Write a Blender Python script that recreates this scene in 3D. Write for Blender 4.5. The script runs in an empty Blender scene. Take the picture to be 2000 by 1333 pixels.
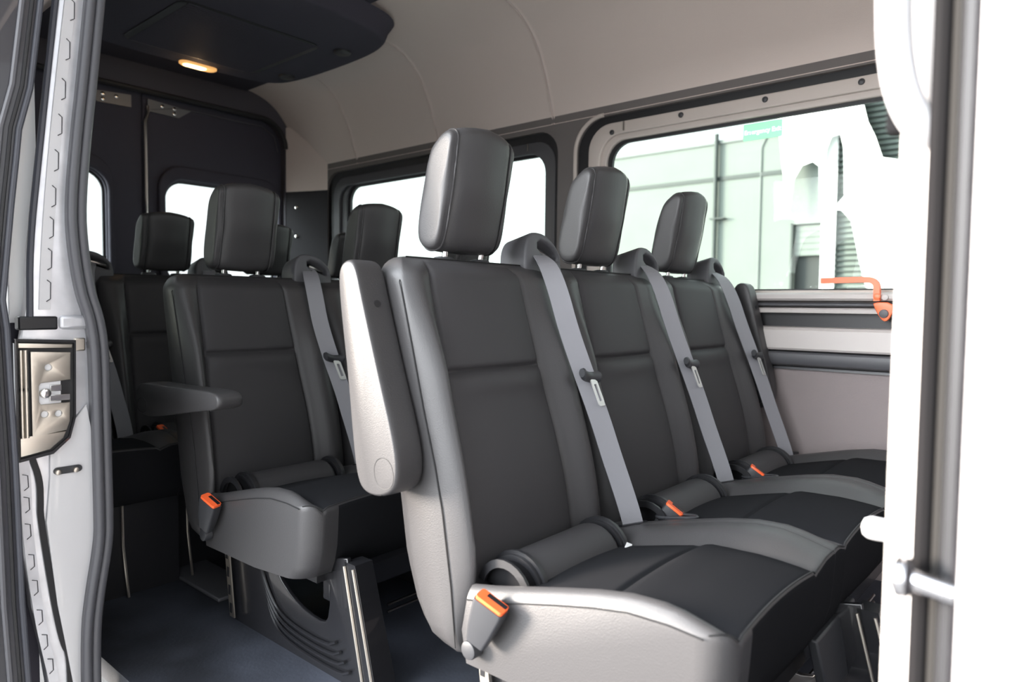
import bpy, bmesh, math, random
from mathutils import Vector, Matrix
random.seed(7)
scn = bpy.context.scene
COL = scn.collection
PI = math.pi

# ------------------------------------------------------------------ materials
def new_mat(name):
    m = bpy.data.materials.new(name); m.use_nodes = True
    nt = m.node_tree
    b = nt.nodes["Principled BSDF"]
    return m, nt, b

def mat(name, col, rough=0.5, metal=0.0, bump=0.0, scale=300.0, kind='noise', var=0.0, vscale=6.0, spec=0.5, coat=0.0, emit=None, estr=0.0, sheen=0.0):
    m, nt, b = new_mat(name)
    b.inputs["Base Color"].default_value = (*col, 1)
    b.inputs["Roughness"].default_value = rough
    b.inputs["Metallic"].default_value = metal
    b.inputs["Specular IOR Level"].default_value = spec
    b.inputs["Coat Weight"].default_value = coat
    if sheen:
        b.inputs["Sheen Weight"].default_value = sheen
    if emit:
        b.inputs["Emission Color"].default_value = (*emit, 1)
        b.inputs["Emission Strength"].default_value = estr
    tc = nt.nodes.new("ShaderNodeTexCoord")
    if var > 0:
        n = nt.nodes.new("ShaderNodeTexNoise"); n.inputs["Scale"].default_value = vscale
        n.inputs["Detail"].default_value = 6
        nt.links.new(tc.outputs["Object"], n.inputs["Vector"])
        r = nt.nodes.new("ShaderNodeValToRGB")
        r.color_ramp.elements[0].position = 0.35; r.color_ramp.elements[1].position = 0.7
        r.color_ramp.elements[0].color = (*[c * (1 - var) for c in col], 1)
        r.color_ramp.elements[1].color = (*[min(1, c * (1 + var)) for c in col], 1)
        nt.links.new(n.outputs["Fac"], r.inputs["Fac"])
        nt.links.new(r.outputs["Color"], b.inputs["Base Color"])
    if bump > 0:
        if kind == 'noise':
            t = nt.nodes.new("ShaderNodeTexNoise"); t.inputs["Detail"].default_value = 3
            out = t.outputs["Fac"]
        elif kind == 'voronoi':
            t = nt.nodes.new("ShaderNodeTexVoronoi"); t.feature = 'SMOOTH_F1'
            out = t.outputs["Distance"]
        else:
            t = nt.nodes.new("ShaderNodeTexWave"); t.inputs["Distortion"].default_value = 0.0
            t.bands_direction = 'Z' if kind == 'wavez' else 'Y'
            out = t.outputs["Fac"]
        t.inputs["Scale"].default_value = scale
        nt.links.new(tc.outputs["Object"], t.inputs["Vector"])
        bp = nt.nodes.new("ShaderNodeBump"); bp.inputs["Strength"].default_value = bump
        bp.inputs["Distance"].default_value = 0.002
        nt.links.new(out, bp.inputs["Height"])
        nt.links.new(bp.outputs["Normal"], b.inputs["Normal"])
    return m

def glass_mat(name, tint, refl=(5.0, .4, .006)):
    m = bpy.data.materials.new(name); m.use_nodes = True
    nt = m.node_tree; nt.nodes.clear()
    o = nt.nodes.new("ShaderNodeOutputMaterial")
    t = nt.nodes.new("ShaderNodeBsdfTransparent"); t.inputs["Color"].default_value = (*tint, 1)
    g = nt.nodes.new("ShaderNodeBsdfGlossy"); g.inputs["Roughness"].default_value = 0.02
    lw = nt.nodes.new("ShaderNodeLayerWeight"); lw.inputs["Blend"].default_value = 0.5
    pw = nt.nodes.new("ShaderNodeMath"); pw.operation = 'POWER'; pw.inputs[1].default_value = refl[0]
    fr = nt.nodes.new("ShaderNodeMath"); fr.operation = 'MULTIPLY_ADD'; fr.inputs[1].default_value = refl[1]; fr.inputs[2].default_value = refl[2]; fr.use_clamp = True
    nt.links.new(lw.outputs["Facing"], pw.inputs[0]); nt.links.new(pw.outputs[0], fr.inputs[0])
    mx = nt.nodes.new("ShaderNodeMixShader")
    nt.links.new(fr.outputs[0], mx.inputs[0]); nt.links.new(t.outputs[0], mx.inputs[1]); nt.links.new(g.outputs[0], mx.inputs[2])
    nt.links.new(mx.outputs[0], o.inputs["Surface"])
    return m

M = {}
M['leather'] = mat('black_leather', (.045, .0435, .045), .41, bump=.13, scale=560, kind='voronoi', spec=.4)
M['panel'] = mat('black_leather_smooth', (.038, .0365, .039), .60, bump=.15, scale=900, spec=.35)
M['fabric'] = mat('seat_fabric', (.0125, .0128, .0145), .9, bump=.25, scale=1200, spec=.06, )
M['thread'] = mat('seam_thread', (.008, .008, .009), .7)
M['piping'] = mat('piping', (.05, .05, .052), .5)
M['plastic'] = mat('black_plastic', (.035, .036, .040), .42, bump=.08, scale=700)
M['isoplastic'] = mat('guide_plastic', (.014, .014, .016), .4)
M['tonguemetal'] = mat('tongue_metal', (.72, .72, .70), .35, metal=.55)
M['striker'] = mat('striker_steel', (.42, .42, .44), .25, metal=1)
M['bracket'] = mat('bracket_steel', (.20, .20, .21), .45, metal=.4)
M['greyplastic'] = mat('grey_plastic', (.075, .075, .082), .5, bump=.1, scale=800)
M['satin'] = mat('satin_black', (.012, .012, .014), .35)
M['steelblack'] = mat('black_painted_steel', (.014, .014, .016), .26, coat=.3)
M['chrome'] = mat('chrome', (.75, .74, .72), .16, metal=1)
M['zinc'] = mat('zinc_plate', (.62, .57, .50), .36, metal=1, var=.08, vscale=9)
M['belt'] = mat('belt_webbing', (.25, .25, .27), .42, bump=.35, scale=260, kind='wavez', spec=.5)
M['orange'] = mat('orange_plastic', (.90, .13, .035), .4)
M['lever'] = mat('orange_lever', (.95, .17, .055), .4)
M['paint'] = mat('silver_grey_paint', (.72, .72, .75), .34, metal=.5, coat=.4, var=.12, vscale=14)
M['paintdark'] = mat('dark_grey_paint', (.035, .035, .042), .3, coat=.4)
M['bodywhite'] = mat('body_paint', (.62, .61, .62), .4, coat=.3)
M['pillarcream'] = mat('pillar_trim', (.58, .55, .53), .5)
M['rubber'] = mat('door_rubber', (.085, .085, .095), .36)
M['pillarseal'] = mat('pillar_seal', (.010, .0095, .010), .8, spec=.05)
M['pillargrey'] = mat('pillar_metal', (.017, .0165, .019), .8, spec=.06, var=.3, vscale=40)
M['pillarsealgrey'] = mat('pillar_seal_grey', (.022, .021, .020), .8, spec=.05)
M['rubberblue'] = mat('rubber_edge', (.06, .063, .078), .4)
M['headliner'] = mat('headliner', (.74, .645, .59), .9, bump=.5, scale=420, spec=.2)
M['ceilingdark'] = mat('ceiling_cloth', (.062, .059, .075), .9, bump=.4, scale=420, spec=.15)
M['walltrim'] = mat('wall_trim', (.17, .155, .148), .7, bump=.3, scale=600, spec=.3)
M['wallcarpet'] = mat('wall_carpet', (.24, .207, .205), .95, bump=.6, scale=500, spec=.1)
M['ledge'] = mat('ledge_plastic', (.50, .465, .445), .6, bump=.2, scale=700)
M['frame'] = mat('window_frame', (.58, .52, .475), .5, bump=.1, scale=600)
M['reartrim'] = mat('rear_trim', (.085, .08, .092), .9, bump=.3, scale=500, spec=.2)
M['framedark'] = mat('window_rubber', (.018, .018, .02), .5)
M['doortrim'] = mat('rear_door_trim', (.058, .055, .072), .7, bump=.3, scale=600, spec=.25)
M['floor'] = mat('vinyl_floor', (.042, .047, .062), .6, bump=.3, scale=90, var=.6, vscale=3.2)
M['glass'] = glass_mat('tinted_glass', (.925, .985, .955))
M['glassclear'] = glass_mat('rear_glass', (.95, .985, .97))
M['privacy'] = glass_mat('privacy_glass', (.22, .24, .23), (2.0, 3.5, .08))
M['lamp'] = mat('lamp_lens', (1, .85, .6), .4, emit=(1.0, .62, .22), estr=7)
M['lampring'] = mat('lamp_housing', (.5, .36, .2), .5, emit=(1.0, .5, .15), estr=.8)
M['signgreen'] = mat('sign_green', (.30, .80, .48), .5, emit=(.42, .95, .60), estr=.6)  # glow added to make the sticker pale, it is no lamp
M['signwhite'] = mat('sign_white', (.9, .9, .9), .5, emit=(.9, .95, .92), estr=.7)  # lettering is given a glow as well
M['facade'] = mat('concrete_facade', (.083, .094, .087), .9, var=.05, vscale=.8)
M['facadelight'] = mat('facade_white', (.098, .108, .103), .9)
M['band'] = mat('dark_band', (.008, .013, .012), .7)
M['shutter'] = mat('shutter_slats', (.066, .084, .075), .6)
M['dark'] = mat('dark_void', (.007, .009, .0095), .8)
M['plainwhite'] = mat('plain_white', (.95, .95, .95), .9)  # for the added sun-blocking wall and the painted glare strip
M['matteblack'] = mat('matte_black', (.010, .010, .011), .85, spec=.05)
M['posttrim'] = mat('post_trim', (.035, .034, .037), .85, spec=.12)
M['white'] = mat('matte_white', (.8, .81, .8), .8)
M['asphalt'] = mat('asphalt', (.32, .315, .31), .95, bump=.5, scale=60, var=.2, vscale=3)
M['whiteplastic'] = mat('white_plastic', (.8, .8, .82), .4)
M['seattag'] = mat('white_tag', (.75, .75, .75), .6)

# ------------------------------------------------------------------ mesh builder
class MB:
    def __init__(s):
        s.v = []; s.f = []; s.mi = []
    def add(s, verts, faces, mi=0):
        b = len(s.v); s.v += [tuple(p) for p in verts]
        for k, f in enumerate(faces):
            s.f.append(tuple(b + i for i in f)); s.mi.append(mi[k] if isinstance(mi, list) else mi)
    def loft(s, rings, cap0=True, cap1=True, closed=True, mi=0, mif=None):
        n = len(rings[0]); vs = [p for r in rings for p in r]; fs = []; ms = []
        for i in range(len(rings) - 1):
            for j in range(n if closed else n - 1):
                k = (j + 1) % n
                fs.append((i * n + j, i * n + k, (i + 1) * n + k, (i + 1) * n + j))
                ms.append(mif(i, j) if mif else mi)
        if cap0: fs.append(tuple(reversed(range(n)))); ms.append(mi)
        if cap1: fs.append(tuple((len(rings) - 1) * n + j for j in range(n))); ms.append(mi)
        s.add(vs, fs, ms)
    def box(s, a, b, mi=0):
        x0, y0, z0 = a; x1, y1, z1 = b
        v = [(x0,y0,z0),(x1,y0,z0),(x1,y1,z0),(x0,y1,z0),(x0,y0,z1),(x1,y0,z1),(x1,y1,z1),(x0,y1,z1)]
        s.add(v, [(0,3,2,1),(4,5,6,7),(0,1,5,4),(1,2,6,5),(2,3,7,6),(3,0,4,7)], mi)
    def tube(s, pts, r, n=8, mi=0, caps=True, flat=1.0):
        pts = [Vector(p) for p in pts]; rings = []
        up = Vector((0.13, 0.31, 0.94))
        for i, p in enumerate(pts):
            a = pts[max(0, i - 1)]; b = pts[min(len(pts) - 1, i + 1)]
            t = (b - a).normalized()
            if abs(t.dot(up)) > .97: up = Vector((1, 0, 0.1)).normalized()
            u = t.cross(up).normalized(); w = u.cross(t).normalized()
            up = w
            rr = r[i] if isinstance(r, (list, tuple)) else r
            rings.append([p + u * rr * math.cos(2*PI*k/n) + w * rr * flat * math.sin(2*PI*k/n) for k in range(n)])
        s.loft(rings, caps, caps, mi=mi)
    def cyl(s, c, axis, r, h, n=20, mi=0, bev=0.0):
        c = Vector(c); ax = Vector(axis).normalized()
        u = ax.orthogonal().normalized(); w = ax.cross(u)
        prof = [(r, 0), (r, h)] if not bev else [(r, 0), (r, h - bev), (r - bev * .3, h - bev * .3), (r - bev, h)]
        s.loft([[c + ax * hh + (u * math.cos(2*PI*k/n) + w * math.sin(2*PI*k/n)) * rr for k in range(n)] for rr, hh in prof], mi=mi)
    def prism(s, out, f0, f1, mi=0):
        """outline of 2-d points, f0 / f1 map a point to the two ends"""
        s.loft([[f0(*p) for p in out], [f1(*p) for p in out]], mi=mi)
    def ribbon(s, pts, wdir, w, t=0.0015, mi=0):
        pts = [Vector(p) for p in pts]; wd = wdir if isinstance(wdir, list) else [Vector(wdir)] * len(pts)
        rings = []
        for i, p in enumerate(pts):
            tg = (pts[min(i+1, len(pts)-1)] - pts[max(0, i-1)]).normalized()
            W = Vector(wd[i]).normalized(); nn = tg.cross(W).normalized()
            rings.append([p - W*w/2 - nn*t, p + W*w/2 - nn*t, p + W*w/2 + nn*t, p - W*w/2 + nn*t])
        s.loft(rings, mi=mi)
    def mesh(s, name, mats, smooth=True, weld=False, angle=35):
        me = bpy.data.meshes.new(name); me.from_pydata(s.v, [], s.f)
        for m in mats: me.materials.append(m)
        for p, k in zip(me.polygons, s.mi): p.material_index = k
        bm = bmesh.new(); bm.from_mesh(me)
        if weld: bmesh.ops.remove_doubles(bm, verts=bm.verts, dist=1e-5)
        bmesh.ops.recalc_face_normals(bm, faces=bm.faces)
        if smooth:
            for f in bm.faces: f.smooth = True
            for e in bm.edges:
                if len(e.link_faces) == 2 and e.calc_face_angle(0) > math.radians(angle): e.smooth = False
        bm.to_mesh(me); bm.free()
        return me

def link(name, me, parent=None, loc=(0, 0, 0), bevel=0.0, seg=2, label=None):
    o = bpy.data.objects.new(name, me); COL.objects.link(o)
    o.location = loc
    if parent: o.parent = parent
    if bevel:
        b = o.modifiers.new('bevel', 'BEVEL'); b.width = bevel; b.segments = seg; b.limit_method = 'ANGLE'; b.angle_limit = math.radians(38)
        b.harden_normals = False
    if label: o['label'] = label
    return o

def obj(name, mb, mats, parent=None, bevel=0.0, seg=2, smooth=True, label=None, weld=False, angle=35):
    mats = [M[m] for m in ([mats] if isinstance(mats, str) else mats)]
    return link(name, mb.mesh(name, mats, smooth, weld, angle), parent, bevel=bevel, seg=seg, label=label)

def tag(o, label, cat, group=None):
    o['label'] = label; o['category'] = cat
    if group: o['group'] = group
    return o
def thing(name, label, cat, loc=(0, 0, 0), group=None):
    o = bpy.data.objects.new(name, None); COL.objects.link(o); o.location = loc; o.empty_display_size = .1
    return tag(o, label, cat, group)
def struct(o, label=None, cat=None):
    o['kind'] = 'structure'
    if label: o['label'] = label
    if cat: o['category'] = cat
    return o

def rrect(x0, y0, x1, y1, r, n=7):
    if not isinstance(r, (list, tuple)): r = [r] * 4
    pts = []
    for (cx, cy, a0, rr) in ((x1 - r[0], y1 - r[0], 0, r[0]), (x0 + r[1], y1 - r[1], 90, r[1]), (x0 + r[2], y0 + r[2], 180, r[2]), (x1 - r[3], y0 + r[3], 270, r[3])):
        for k in range(n + 1):
            a = math.radians(a0 + 90 * k / n); pts.append((cx + rr * math.cos(a), cy + rr * math.sin(a)))
    return pts

def smooth_closed(pts, it=2):
    for _ in range(it):
        q = []
        for i in range(len(pts)):
            a = pts[i]; b = pts[(i + 1) % len(pts)]
            q.append(tuple(.75*x + .25*y for x, y in zip(a, b))); q.append(tuple(.25*x + .75*y for x, y in zip(a, b)))
        pts = q
    return pts
def smooth_open(pts, it=2):
    for _ in range(it):
        q = [pts[0]]
        for a, b in zip(pts[:-1], pts[1:]):
            q.append(tuple(.75*x + .25*y for x, y in zip(a, b))); q.append(tuple(.25*x + .75*y for x, y in zip(a, b)))
        q.append(pts[-1]); pts = q
    return pts

def plate_mesh(name, outer, holes, thick, plane, off, bev=0.0):
    """flat plate with holes; 2-d outlines in PLANE ('xz' at y=off, 'yz' at x=off, 'xy' at z=off), thickness grows along +axis"""
    cu = bpy.data.curves.new(name, 'CURVE'); cu.dimensions = '2D'; cu.fill_mode = 'BOTH'
    cu.extrude = thick / 2 - bev; cu.bevel_depth = bev; cu.bevel_resolution = 2; cu.offset = -bev
    for loop in [outer] + holes:
        sp = cu.splines.new('POLY'); sp.points.add(len(loop) - 1); sp.use_cyclic_u = True
        for p, c in zip(sp.points, loop): p.co = (c[0], c[1], 0, 1)
    o = bpy.data.objects.new(name, cu); COL.objects.link(o)
    dg = bpy.context.evaluated_depsgraph_get()
    me = bpy.data.meshes.new_from_object(o.evaluated_get(dg))
    bpy.data.objects.remove(o); bpy.data.curves.remove(cu)
    for v in me.vertices:
        a, b, c = v.co; c += thick / 2
        v.co = (a, off + c, b) if plane == 'xz' else (off + c, a, b) if plane == 'yz' else (a, b, off + c)
    bm = bmesh.new(); bm.from_mesh(me)
    bmesh.ops.remove_doubles(bm, verts=bm.verts, dist=1e-5)
    bmesh.ops.recalc_face_normals(bm, faces=bm.faces)
    for f in bm.faces: f.smooth = True
    for e in bm.edges:
        if len(e.link_faces) == 2 and e.calc_face_angle(0) > math.radians(50): e.smooth = False
    bm.to_mesh(me); bm.free()
    return me
def plate(name, outer, holes, thick, plane, off, m, parent=None, bev=0.0, label=None):
    me = plate_mesh(name, outer, holes, thick, plane, off, bev); me.materials.clear(); me.materials.append(M[m])
    return link(name, me, parent, label=label)

def lerp(a, b, t): return a + (b - a) * t
def interp(tab, x):
    if x <= tab[0][0]: return tab[0][1]
    for (a, fa), (b, fb) in zip(tab[:-1], tab[1:]):
        if x <= b: return lerp(fa, fb, (x - a) / (b - a))
    return tab[-1][1]
def sstep(a, b, x):
    t = max(0, min(1, (x - a) / (b - a))); return t * t * (3 - 2 * t)

FZ = 0.10        # the van floor

# ------------------------------------------------------------------ setting : shell of the van
XR, XF = -3.95, 1.2          # rear opening, front end of what is built
YL, YR = 2.55, 0.67          # driver-side wall, sliding-door side
mb = MB(); mb.box((XR - .1, YR - .03, FZ - .05), (XF, YL + .05, FZ))
struct(obj('floor', mb, 'floor'), 'dark blue-grey vinyl van floor with pale scuffs')

mb = MB(); mb.box((-60, -30, -.55), (40, 60, -.5))
struct(obj('ground', mb, 'asphalt'), 'pale asphalt yard outside the van')

mb = MB(); mb.box((-9.2, -4.6, -.5), (-9.0, 5.7, 5)); struct(obj('wall_sun_blocker', mb, 'plainwhite'), 'added white wall behind the van that blocks sun through the rear windows')  # wall added to keep direct sun out of the rear windows

# driver-side wall with two window openings
W1 = rrect(-1.80, 1.035, .55, 1.815, [.10, .14, .08, .08])
W2 = rrect(-3.68, 1.06, -1.90, 1.80, [.11, .12, .10, .10])
wl = plate('wall_left', rrect(XR, FZ, XF, 1.86, .001, 1), [W1, W2], .05, 'xz', YL, 'walltrim')
struct(wl, 'dark grey trimmed driver-side wall between the two long windows')

# headliner: a profile swept along the van
prof = [(2.548, 1.822), (2.555, 1.835), (2.55, 1.86), (2.528, 1.925), (2.492, 2.022), (2.44, 2.125), (2.36, 2.215), (2.24, 2.268), (2.05, 2.29), (1.61, 2.30)]
prof = smooth_open(prof, 2)
full = prof + [(2 * 1.61 - y, z) for y, z in reversed(prof[:-1])]
mb = MB()
xs = [XR]
for sx in (-3.37, -2.68, -1.93): xs += [sx - .20, sx - .04, sx - .02, sx - .010, sx - .004, sx, sx + .004, sx + .010, sx + .02, sx + .04, sx + .20]
xs += [XF]
def head_pt(x, y, z):
    g = min(abs(x - sx) for sx in (-3.37, -2.68, -1.93))
    d = .007 if g < .001 else (-.003 if g < .006 else 0)
    cy, cz = 1.61, 1.7
    v = Vector((y - cy, z - cz)); L = v.length or 1
    return (x, y + v[0] / L * d, z + v[1] / L * d)
mb.loft([[head_pt(x, y, z) for y, z in full] for x in xs], False, False, closed=False)
mbs_ = MB()
for sx in (-3.37, -2.68, -1.93): mbs_.tube([head_pt(sx, y, z) for y, z in full[:len(prof)]], .0055, 6)
ceil = struct(obj('ceiling', mb, 'headliner', angle=60), 'warm grey cloth headliner curving down into the side wall')
obj('seam_cord', mbs_, 'ledge', ceil)
mb = MB(); mb.box((XR - .05, YR - .15, 2.32), (XF, YL + .1, 2.36))
obj('roof_skin', mb, 'bodywhite', ceil)
# dark cloth rear part of the ceiling, hanging a little below the headliner
mb = MB(); mb.box((XR, .95, 2.266), (-2.75, 2.18, 2.288)); mb.box((-2.75, 1.33, 2.268), (-1.3, 1.89, 2.296)); obj('dark_ceiling_cloth', mb, 'ceilingdark', ceil)

# lower wall mouldings below the front window
def sweep_x(name, pr, x0, x1, m, parent, label=None, ang=30):
    mb = MB(); mb.loft([[(x0, y, z) for y, z in pr], [(x1, y, z) for y, z in pr]]); return obj(name, mb, m, parent, label=label, angle=ang)
X0, X1 = -1.9, XF
sweep_x('sill_rail', [(2.55, 1.058), (2.515, 1.056), (2.50, 1.050), (2.497, 1.036), (2.505, 1.029), (2.55, 1.029)], X0, X1, 'ledge', wl)
sweep_x('sill_bar', smooth_closed([(2.535, 1.022), (2.508, 1.022), (2.508, 1.008), (2.535, 1.008)], 2), X0, X1, 'greyplastic', wl)
sweep_x('sill_ledge', [(2.55, 1.004), (2.512, 1.003), (2.505, .998), (2.507, .986), (2.55, .984)], X0, X1, 'ledge', wl)
sweep_x('recess_strip', [(2.549, .984), (2.54, .984), (2.54, .936), (2.549, .936)], X0, X1, 'framedark', wl)
sweep_x('belt_panel', [(2.55, .938), (2.50, .934), (2.488, .925), (2.482, .862), (2.488, .855), (2.55, .853)], X0, X1, 'ledge', wl)
sweep_x('padded_roll', smooth_closed([(2.55, .851), (2.49, .850), (2.478, .84), (2.482, .808), (2.50, .797), (2.55, .797)], 1), X0, X1, 'greyplastic', wl)
sweep_x('carpet_panel', [(2.549, .797), (2.525, .79), (2.52, .78), (2.52, FZ), (2.549, FZ)], X0, X1, 'wallcarpet', wl)
sweep_x('carpet_edge', [(2.55, .797), (2.512, .795), (2.51, .786), (2.55, .782)], X0, X1, 'plastic', wl)

# window assemblies in the driver-side wall
def window(name, outer, x0, z0, x1, z1, gx0, gz0, gx1, gz1, label, big):
    root = bpy.data.objects.new(name, None); COL.objects.link(root); root.location = (0, 0, 0)
    struct(root, label)
    r = .10
    plate('rubber_recess', rrect(min(a for a, b in outer) - .05, min(b for a, b in outer) - .05, max(a for a, b in outer) + .05, max(b for a, b in outer) + .05, .05), [rrect(x0 + .045, z0 + .02, x1 - .045, z1 - .04, r)], .03, 'xz', YL + .020, 'framedark', root)
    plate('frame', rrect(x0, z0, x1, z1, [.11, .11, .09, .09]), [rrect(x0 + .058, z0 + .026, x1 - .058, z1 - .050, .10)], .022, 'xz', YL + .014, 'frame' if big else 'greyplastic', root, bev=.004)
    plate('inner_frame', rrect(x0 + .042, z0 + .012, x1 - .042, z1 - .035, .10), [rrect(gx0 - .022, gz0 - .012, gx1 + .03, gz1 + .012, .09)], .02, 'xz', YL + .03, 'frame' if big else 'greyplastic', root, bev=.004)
    plate('glass_seal', rrect(gx0 - .06, gz0 - .05, gx1 + .07, gz1 + .05, .1), [rrect(gx0, gz0, gx1, gz1, .085)], .015, 'xz', YL + .045, 'framedark', root)
    plate('pane', rrect(gx0 - .02, gz0 - .02, gx1 + .02, gz1 + .015, .09), [], .004, 'xz', YL + .062, 'glass', root)
    return root
w1 = window('window_1', W1, -1.745, 1.04, .52, 1.785, -1.64, 1.072, .44, 1.700, 'long front side window with a warehouse outside it', True)
w2 = window('window_2', W2, -3.62, 1.09, -1.925, 1.762, -3.49, 1.13, -1.965, 1.700, 'rear side window beside the back bench', False)
for x, z in ((-1.625, 1.745), (-1.305, 1.765), (-.97, 1.765), (-.645, 1.765)):
    mb = MB(); mb.cyl((x, YL + .016, z), (0, -1, 0), .011, .009, 14, bev=.005); obj('frame_bolt', mb, 'plastic', w1)
# little bright joints in the rubber
mb = MB(); mb.box((-1.567, YL + .006, 1.742), (-1.56, YL + .013, 1.782)); obj('frame_joint', mb, 'chrome', w1)
mb = MB(); mb.box((-2.086, YL + .006, 1.726), (-2.08, YL + .013, 1.76)); obj('frame_joint', mb, 'chrome', w2)
# raised bead on the pillar around the front window opening
mb = MB(); mb.tube([(a, YL - .002, b) for a, b in rrect(-1.803, 1.03, .56, 1.82, [.10, .145, .08, .08], 10)][11:33], .009, 8); obj('opening_bead', mb, 'frame', w1)

# rear end of the van : corner post, frame, two doors
rear = plate('wall_rear', rrect(YR - .15, FZ, YL + .02, 2.30, .001, 1), [rrect(.80, FZ + .02, 2.435, 2.125, [.16, .16, .02, .02])], .06, 'yz', XR - .06, 'reartrim')
struct(rear, 'dark grey trim frame around the two rear doors')
mb = MB(); pr = smooth_open([(-3.66, 2.549), (-3.72, 2.53), (-3.80, 2.50), (-3.90, 2.46), (XR + .003, 2.44)], 1)
for z0, z1, m in ((1.70, 2.1, 'headliner'), (FZ, 1.70, 'posttrim')):
    mb = MB(); mb.loft([[(x, y, z) for x, y in pr] + [(XR + .003, 2.549, z)] for z in (z0, z1)]); obj('corner_post', mb, m, rear)
for z in (1.60, 1.42):
    mb = MB(); mb.cyl((-3.875, 2.472, z), (.5, -.85, 0), .012, .012, 12, bev=.004); obj('post_bolt', mb, 'chrome', rear)
mb = MB(); mb.tube([(XR + .01, y, z) for y, z in rrect(.80, FZ + .02, 2.435, 2.125, [.16, .16, .02, .02], 10)][0:22], .014, 8); obj('door_frame_seal', mb, 'framedark', rear)

def rear_door(name, ya, yb, mirror, label):
    out = rrect(ya, FZ + .03, yb, 2.18, [.15, .02, .02, .02] if not mirror else [.02, .15, .02, .02])
    a, b = (1.72, 2.40) if not mirror else (.82, 1.418)
    hole = rrect(a, 1.10, b, 1.685, .11)
    o = plate(name, out, [hole], .06, 'yz', -4.06, 'doortrim', None, bev=.006)
    struct(o, label)
    plate('window_surround', rrect(a - .045, 1.06, b + .035, 1.765, .14), [rrect(a - .005, 1.10, b + .005, 1.69, .11)], .035, 'yz', -4.01, 'doortrim', o, bev=.012)
    plate('window_seal', rrect(a - .02, 1.08, b + .02, 1.70, .12), [rrect(a + .01, 1.11, b - .01, 1.675, .10)], .012, 'yz', -4.035, 'framedark', o)
    plate('pane', rrect(a - .01, 1.09, b + .01, 1.69, .11), [], .004, 'yz', -4.045, 'glassclear', o)
    s = -1 if mirror else 1
    y0 = 1.61 + s * (.02 if not mirror else .065)
    pts = [(0, 2.10), (.165, 2.088), (.235, 2.083), (.165, 2.03), (.0, 2.035)]
    pts = [(y0 + s * u, z) for u, z in pts]
    br = plate('hinge_bracket', pts, [], .008, 'yz', -3.995, 'bracket', o)
    for u, z in ((.075, 2.075), (.14, 2.075), (.14, 2.048)):
        mb = MB(); mb.cyl((-3.987, y0 + s * u, z), (1, 0, 0), .010, .006, 12, bev=.002); obj('rivet', mb, 'chrome', br)
    return o
rear_door('door_1', .74, 1.60, True, 'left rear door with a rounded window, dark trim')
d2 = rear_door('door_2', 1.605, 2.49, False, 'right rear door with a rounded window and bright edge rod')
mb = MB(); mb.tube([(-3.985, 1.628, 2.06), (-3.985, 1.628, 2.02), (-3.985, 1.615, 1.98), (-3.985, 1.615, FZ + .05)], .009, 8); obj('edge_rod', mb, 'chrome', d2)
mb = MB(); mb.tube([(-3.99, 1.645, 2.045), (-3.99, 1.80, 2.085), (-3.99, 2.3, 2.085), (-3.99, 2.385, 2.04), (-3.99, 2.41, 1.95)], .004, 6); obj('trim_edge', mb, 'greyplastic', d2)

mb = MB(); mb.box((XF - .03, YR - .08, FZ), (XF, YL + .05, 1.25)); struct(obj('wall_front_blocker', mb, 'doortrim'), 'dark half wall added at the unseen front end to hold back light')  # added half wall, keeps light from the front off the seats
# near side wall behind the sliding-door opening
pl = plate('wall_right', rrect(XR, FZ, -1.85, 2.2, .001, 1), [rrect(-3.7, .93, -1.862, 1.60, [.02, .1, .1, .02])], .04, 'xz', YR - .215, 'doortrim')
struct(pl, 'near side body panel behind the sliding door opening')
plate('pane', rrect(-3.72, .91, -1.852, 1.62, [.02, .1, .1, .02]), [], .004, 'xz', YR - .20, 'privacy', pl)
mb = MB(); mb.box((-1.852, YR - .217, .95), (-1.843, YR - .160, 1.53)); obj('glare_edge', mb, 'plainwhite', pl)  # white strip paints the sky glare beside the side glass
mb = MB(); mb.box((-1.9, YR - .08, 1.86), (XF, YR + .06, 2.3)); obj('door_header', mb, 'paintdark', pl)

# ------------------------------------------------------------------ rear jamb of the sliding door (C pillar), left of the picture
JX = -1.80
jamb = bpy.data.objects.new('trim_1', None); COL.objects.link(jamb); struct(jamb, 'bare metal door jamb with weld ridges, left of the opening')
def strip_x(name, zs, m, parent, x=JX, depth=.03, bevel=.0, label=None):
    """vertical panel facing forward: zs = [(z, y_outer, y_inner, bulge)]"""
    mb = MB(); rings = []
    for z, a, b in zs:
        rings.append([(x, a, z), (x + .004, lerp(a, b, .15), z), (x + .006, lerp(a, b, .5), z), (x + .004, lerp(a, b, .85), z), (x, b, z), (x - depth, b, z), (x - depth, a, z)])
    mb.loft(rings); return obj(name, mb, m, parent, bevel=bevel, label=label)
strip_x('jamb_upper', [(.905, .462, .615), (1.0, .475, .600), (1.12, .482, .585), (1.30, .507, .585), (1.5, .527, .605), (1.72, .556, .63), (1.95, .585, .65)], 'paint', jamb)
strip_x('jamb_lower', [(.05, .485, .60), (.11, .50, .595), (.21, .488, .60), (.31, .47, .61), (.45, .46, .63), (.65, .455, .63), (.905, .455, .63)], 'paint', jamb, x=JX - .004)
# pale smooth inner panel below the latch
pts = [(.509, .655), (.54, .69), (.553, .72), (.585, .76), (.600, .66), (.603, .502), (.575, .312), (.563, .05), (.547, .05), (.545, .109), (.531, .21), (.517, .305), (.499, .5), (.508, .60)]
plate('lower_skin', pts, [], .006, 'yz', JX + .004, 'bodywhite', jamb, bev=.002)
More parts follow.
